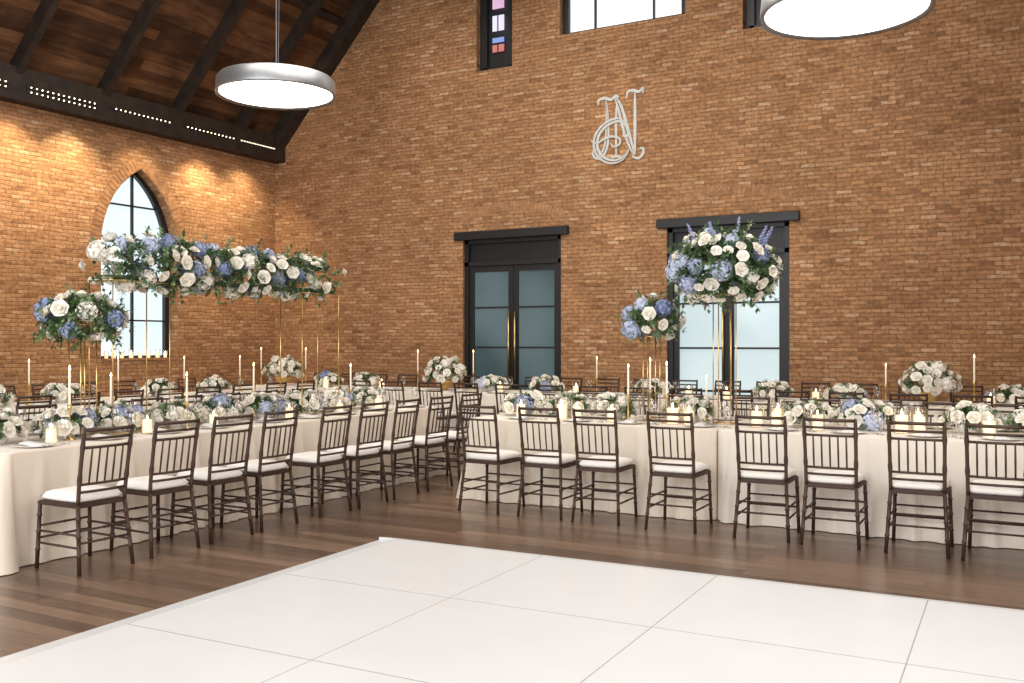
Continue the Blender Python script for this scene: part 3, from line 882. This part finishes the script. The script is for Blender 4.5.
ob('stand', stand_mesh(.08, .08, 1.15), parent=root, label='thin gold rod stand')
fill(root, 1.38, .40, .38, .27, 0, -.75, 62, 17, 540, 13, .18, .054, nd=6, nw=5, loose=.055)
root = ob('elevated_floral_arrangement', None, (-3.17, 8.42, ZT), label='smaller blue and white bouquet on a gold stand', category='flower arrangement')
ob('stand', stand_mesh(.06, .06, .78), parent=root, label='thin gold rod stand')
fill(root, .93, .20, .20, .15, 0, -.6, 15, 6, 170, 14, .14, .047, loose=.045)

for i, (x, y) in enumerate(((-11.1, 12.2), (-7.9, 12.2), (-1.15, 12.2))):
    root = ob('floral_centerpiece', None, (x, y, ZT), label='cream rose centerpiece in a low bowl', category='flower arrangement', group='centerpieces on the wall tables')
    bm = bmesh.new(); lathe(bm, [(0, 0), (.07, 0), (.05, .03), (.13, .12), (.15, .16), (.13, .16), (0, .1)], 20); ob('bowl', mk('bowl', bm, M_GOLD), parent=root, label='low brass footed bowl')
    fill(root, .24, .23, .23, .17, 0, -.25, 36, 0, 80, 30 + i, .14, .045, rs=1.05, fkey='round', nw=3, loose=.05)
def low(x, y, seed, rz=0, blue=3, group='low flower clusters on the tables'):
    root = ob('floral_centerpiece', None, (x, y, ZT), (0, 0, rz), label='low cluster of white roses and blue hydrangea with greenery', category='flower arrangement', group=group)
    bm = bmesh.new(); lathe(bm, [(0, .0), (.06, .0), (.085, .04), (.08, .08), (0, .07)], 14); ob('bowl', mk('lbowl', bm, M_PLATE), parent=root, label='small white bowl')
    fill(root, .07, .12, .19, .09, 0, .05, 14, blue, 70, seed, .10, .042, fkey='low%d' % (seed % 4), nw=1)
yy = 4.2; i = 0
while yy < 9.0:
    low(-6.52 + random.uniform(-.05, .05), yy, 50 + i, random.uniform(-.2, .2), random.choice((0, 1, 1, 2)))
    yy += .535; i += 1
for i, x in enumerate((-4.5, -4.02, -3.54, -2.80, -1.74, -1.26, -.5, -.02, .4)):
    low(x, 8.42, 80 + i, PI / 2 + random.uniform(-.2, .2), random.choice((0, 1, 2)))
for i, y in enumerate((6.6, 7.5, 8.9, 9.9)): low(-10.3, y, 100 + i, 0, 0)
for i, x in enumerate((-10.2, -9.4, -7.1, -6.2, -4.6, -3.0, -2.1, -.3)): low(x, 12.25, 120 + i, PI / 2, 1)

# ------------------------------------------------------------------ candles
def flame(bm, z, mi): lathe(bm, [(0, z), (.006, z + .008), (.0075, z + .016), (.004, z + .03), (0, z + .042)], 8, mi)
bm = bmesh.new(); lathe(bm, [(0, 0), (.045, 0), (.045, .006), (.012, .015), (.007, .04), (.012, .06), (.006, .09), (.006, .2), (.016, .225), (.016, .25), (0, .25)], 14); ME_STICK = mk('stick', bm, M_GOLD)
bm = bmesh.new(); lathe(bm, [(0, .235), (.0095, .235), (.0085, .48), (.004, .49), (0, .49)], 10); ME_TAPER = mk('taper', bm, M_WAX)
bm = bmesh.new(); flame(bm, .492, 0); ME_TFL = mk('fl', bm, M_FLAME)
def taper(x, y, s=1.0, z=ZT):
    r = ob('candlestick', ME_STICK, (x, y, z), scale=(1, 1, s), label='slim brass candlestick with lit white taper', category='candle', group='taper candles on the tables')
    ob('candle', ME_TAPER, parent=r, label='white taper candle'); ob('flame', ME_TFL, parent=r, label='glowing flame')
for p in ((-6.33, 4.66, 1.05), (-6.68, 5.3, .9), (-6.3, 5.75, .9), (-6.75, 7.0, 1.0), (-6.35, 8.0, .95),
          (-3.32, 8.22, 1.0), (-3.27, 8.65, 1.1), (-2.95, 8.22, 1.05), (-2.72, 8.65, .8),
          (-10.3, 7.05, 1), (-10.2, 8.2, 1.05), (-10.35, 9.4, 1), (-10.3, 10.4, 1),
          (-11.5, 12.1, 1.2), (-10.7, 12.3, 1.2), (-8.35, 12.15, 1.15), (-7.45, 12.3, 1.15), (-5.35, 12.1, 1), (-1.62, 12.1, .9), (-.68, 12.2, 1.1)):
    taper(*p)
bm = bmesh.new(); lathe(bm, [(0, .004), (.036, .004), (.037, .01), (.037, .108), (.033, .113), (.015, .107), (0, .107)], 18); ME_PIL = mk('pillar', bm, M_PWAX)
bm = bmesh.new(); lathe(bm, [(0, 0), (.05, 0), (.052, .01), (.052, .17)], 20); ME_CYL = mk('cyl', bm, M_GLASS)
bm = bmesh.new(); flame(bm, .11, 0); ME_PFL = mk('pfl', bm, M_FLAME)
def pillar(x, y, s=1.0, z=ZT):
    r = ob('pillar_candle', ME_PIL, (x, y, z), scale=(s, s, s), label='short ivory pillar candle in a clear glass cylinder', category='candle', group='pillar candles on the tables')
    ob('glass_cylinder', ME_CYL, parent=r, label='clear glass cylinder'); ob('flame', ME_PFL, parent=r, label='glowing flame')
for x, y in ((-3.97, 8.16), (-3.82, 8.18), (-2.87, 8.15), (-2.73, 8.18), (-2.14, 8.22), (-2.0, 8.33), (-2.05, 8.6), (-.98, 8.22), (-.86, 8.33), (-.9, 8.6), (-4.4, 8.15), (-3.45, 8.14), (-1.62, 8.15), (-.35, 8.15)): pillar(x, y, random.uniform(1.05, 1.3))
for y in (4.45, 5.3, 6.0, 6.95, 7.7, 8.35): pillar(-6.25, y, random.uniform(.85, 1.05))
for x in (-10.0, -8.9, -6.8, -5.6, -4.0, -3.5, -2.4, -.5): pillar(x, 11.97, 1.1)
for y in (10.32, 10.46, 10.62, 10.80, 10.98, 11.15, 11.34, 11.5): pillar(XL - .08, y, random.uniform(.7, .9), GW[2] + .026)

# ------------------------------------------------------------------ tableware
bm = bmesh.new(); lathe(bm, [(0, 0), (.08, 0), (.10, .006), (.145, .016), (.147, .019), (.10, .011), (.08, .006), (0, .006)], 28); ME_PLATE = mk('plate', bm, M_PLATE)
bm = bmesh.new(); lathe(bm, [(0, 0), (.034, 0), (.034, .003), (.006, .008), (.0045, .02), (.0045, .085), (.012, .095), (.033, .125), (.038, .155), (.034, .20), (.031, .215)], 16); ME_WINE = mk('wine', bm, M_GLASS)
bm = bmesh.new()
vs = box(bm, (0, 0, .012), (.10, .20, .014)); bmesh.ops.subdivide_edges(bm, edges=bm.edges[:], cuts=3, use_grid_fill=True)
for v in bm.verts: v.co.z += .006 * math.sin(v.co.y * 25) + (.01 if abs(v.co.x) < .02 else 0); v.co.x *= 1 - .25 * (v.co.y + .1) / .2
for f in bm.faces: f.smooth = True
ME_NAP = mk('napkin', bm, M_NAPKIN)
def setting(x, y, rz, two=True):
    c, s = math.cos(rz), math.sin(rz)
    def W(a, b): return (x + a * c - b * s, y + a * s + b * c, ZT)
    ob('dinner_plate', ME_PLATE, W(0, 0), (0, 0, rz), label='white china dinner plate at a place setting', category='plate', group='dinner plates')
    ob('napkin', ME_NAP, (x, y, ZT + .008), (0, 0, rz + .1), label='folded white linen napkin resting on a plate', category='napkin', group='folded napkins')
    ob('wine_glass', ME_WINE, W(.18, .10), label='clear stemmed wine glass', category='glass', group='stemmed glasses')
    if two: ob('wine_glass', ME_WINE, W(.24, .0), scale=(1, 1, .85), label='clear stemmed water glass', category='glass', group='stemmed glasses')
for y in YA: setting(-6.14, y, PI / 2); setting(-6.97, y, -PI / 2)
for x in XC: setting(x, 8.02, 0); setting(x, 8.84, PI)
for x in XD:
    if x > -9.3: setting(x + .2, 11.83, 0, False)
for i in range(8): setting(-9.87, 6.3 + i * .6, PI / 2, False)

# ------------------------------------------------------------------ lighting
w = bpy.data.worlds.new('world'); scene.world = w; w.use_nodes = True
bg = w.node_tree.nodes['Background']; bg.inputs['Color'].default_value = (.92, .96, 1.0, 1); bg.inputs['Strength'].default_value = 1.0
def area(name, loc, target, sx, sy, power, col):
    l = bpy.data.lights.new(name, 'AREA'); l.shape = 'RECTANGLE'; l.size = sx; l.size_y = sy; l.energy = power; l.color = col
    o = bpy.data.objects.new(name, l); o.location = loc
    o.rotation_euler = (Vector(target) - Vector(loc)).to_track_quat('-Z', 'Y').to_euler(); COL.objects.link(o); return o
area('window_daylight', (-4.5, -2.3, 3.4), (-6, 9, 1.8), 9, 4, 540, (1, .98, .96))  # soft fill added at the open rear end, no window modelled there
area('side_daylight', (1.4, 5.5, 3.0), (-6, 7, .8), 7, 2.6, 270, (.98, .99, 1.0))
area('hall_light', (-6.0, 8.7, 7.5), (-6.0, 9.0, 0), 7, 6, 490, (1, .94, .86))  # unseen overhead panel added to brighten tables and floor, not a fixture
def spot(loc, target, power, ang=105, col=(1, .80, .52), blend=1.0):
    l = bpy.data.lights.new('wall_spot', 'SPOT'); l.energy = power; l.spot_size = math.radians(ang); l.spot_blend = blend; l.color = col; l.shadow_soft_size = .05
    o = bpy.data.objects.new('wall_spot', l); o.location = loc
    o.rotation_euler = (Vector(target) - Vector(loc)).to_track_quat('-Z', 'Y').to_euler(); COL.objects.link(o)
for y, pw in ((7.6, 150), (8.6, 170), (9.6, 170), (10.85, 90), (12.15, 185), (13.2, 150)):
    spot((XL + .6, y, 4.95), (XL - .1, y, 2.7), pw)

cam = bpy.data.cameras.new('cam'); cam.lens = 33.75; cam.sensor_width = 36; cam.clip_start = .05
co = bpy.data.objects.new('camera', cam); co.location = (0, 0, 1.5); co.rotation_euler = (PI / 2, 0, math.radians(28.9)); COL.objects.link(co)
scene.camera = co
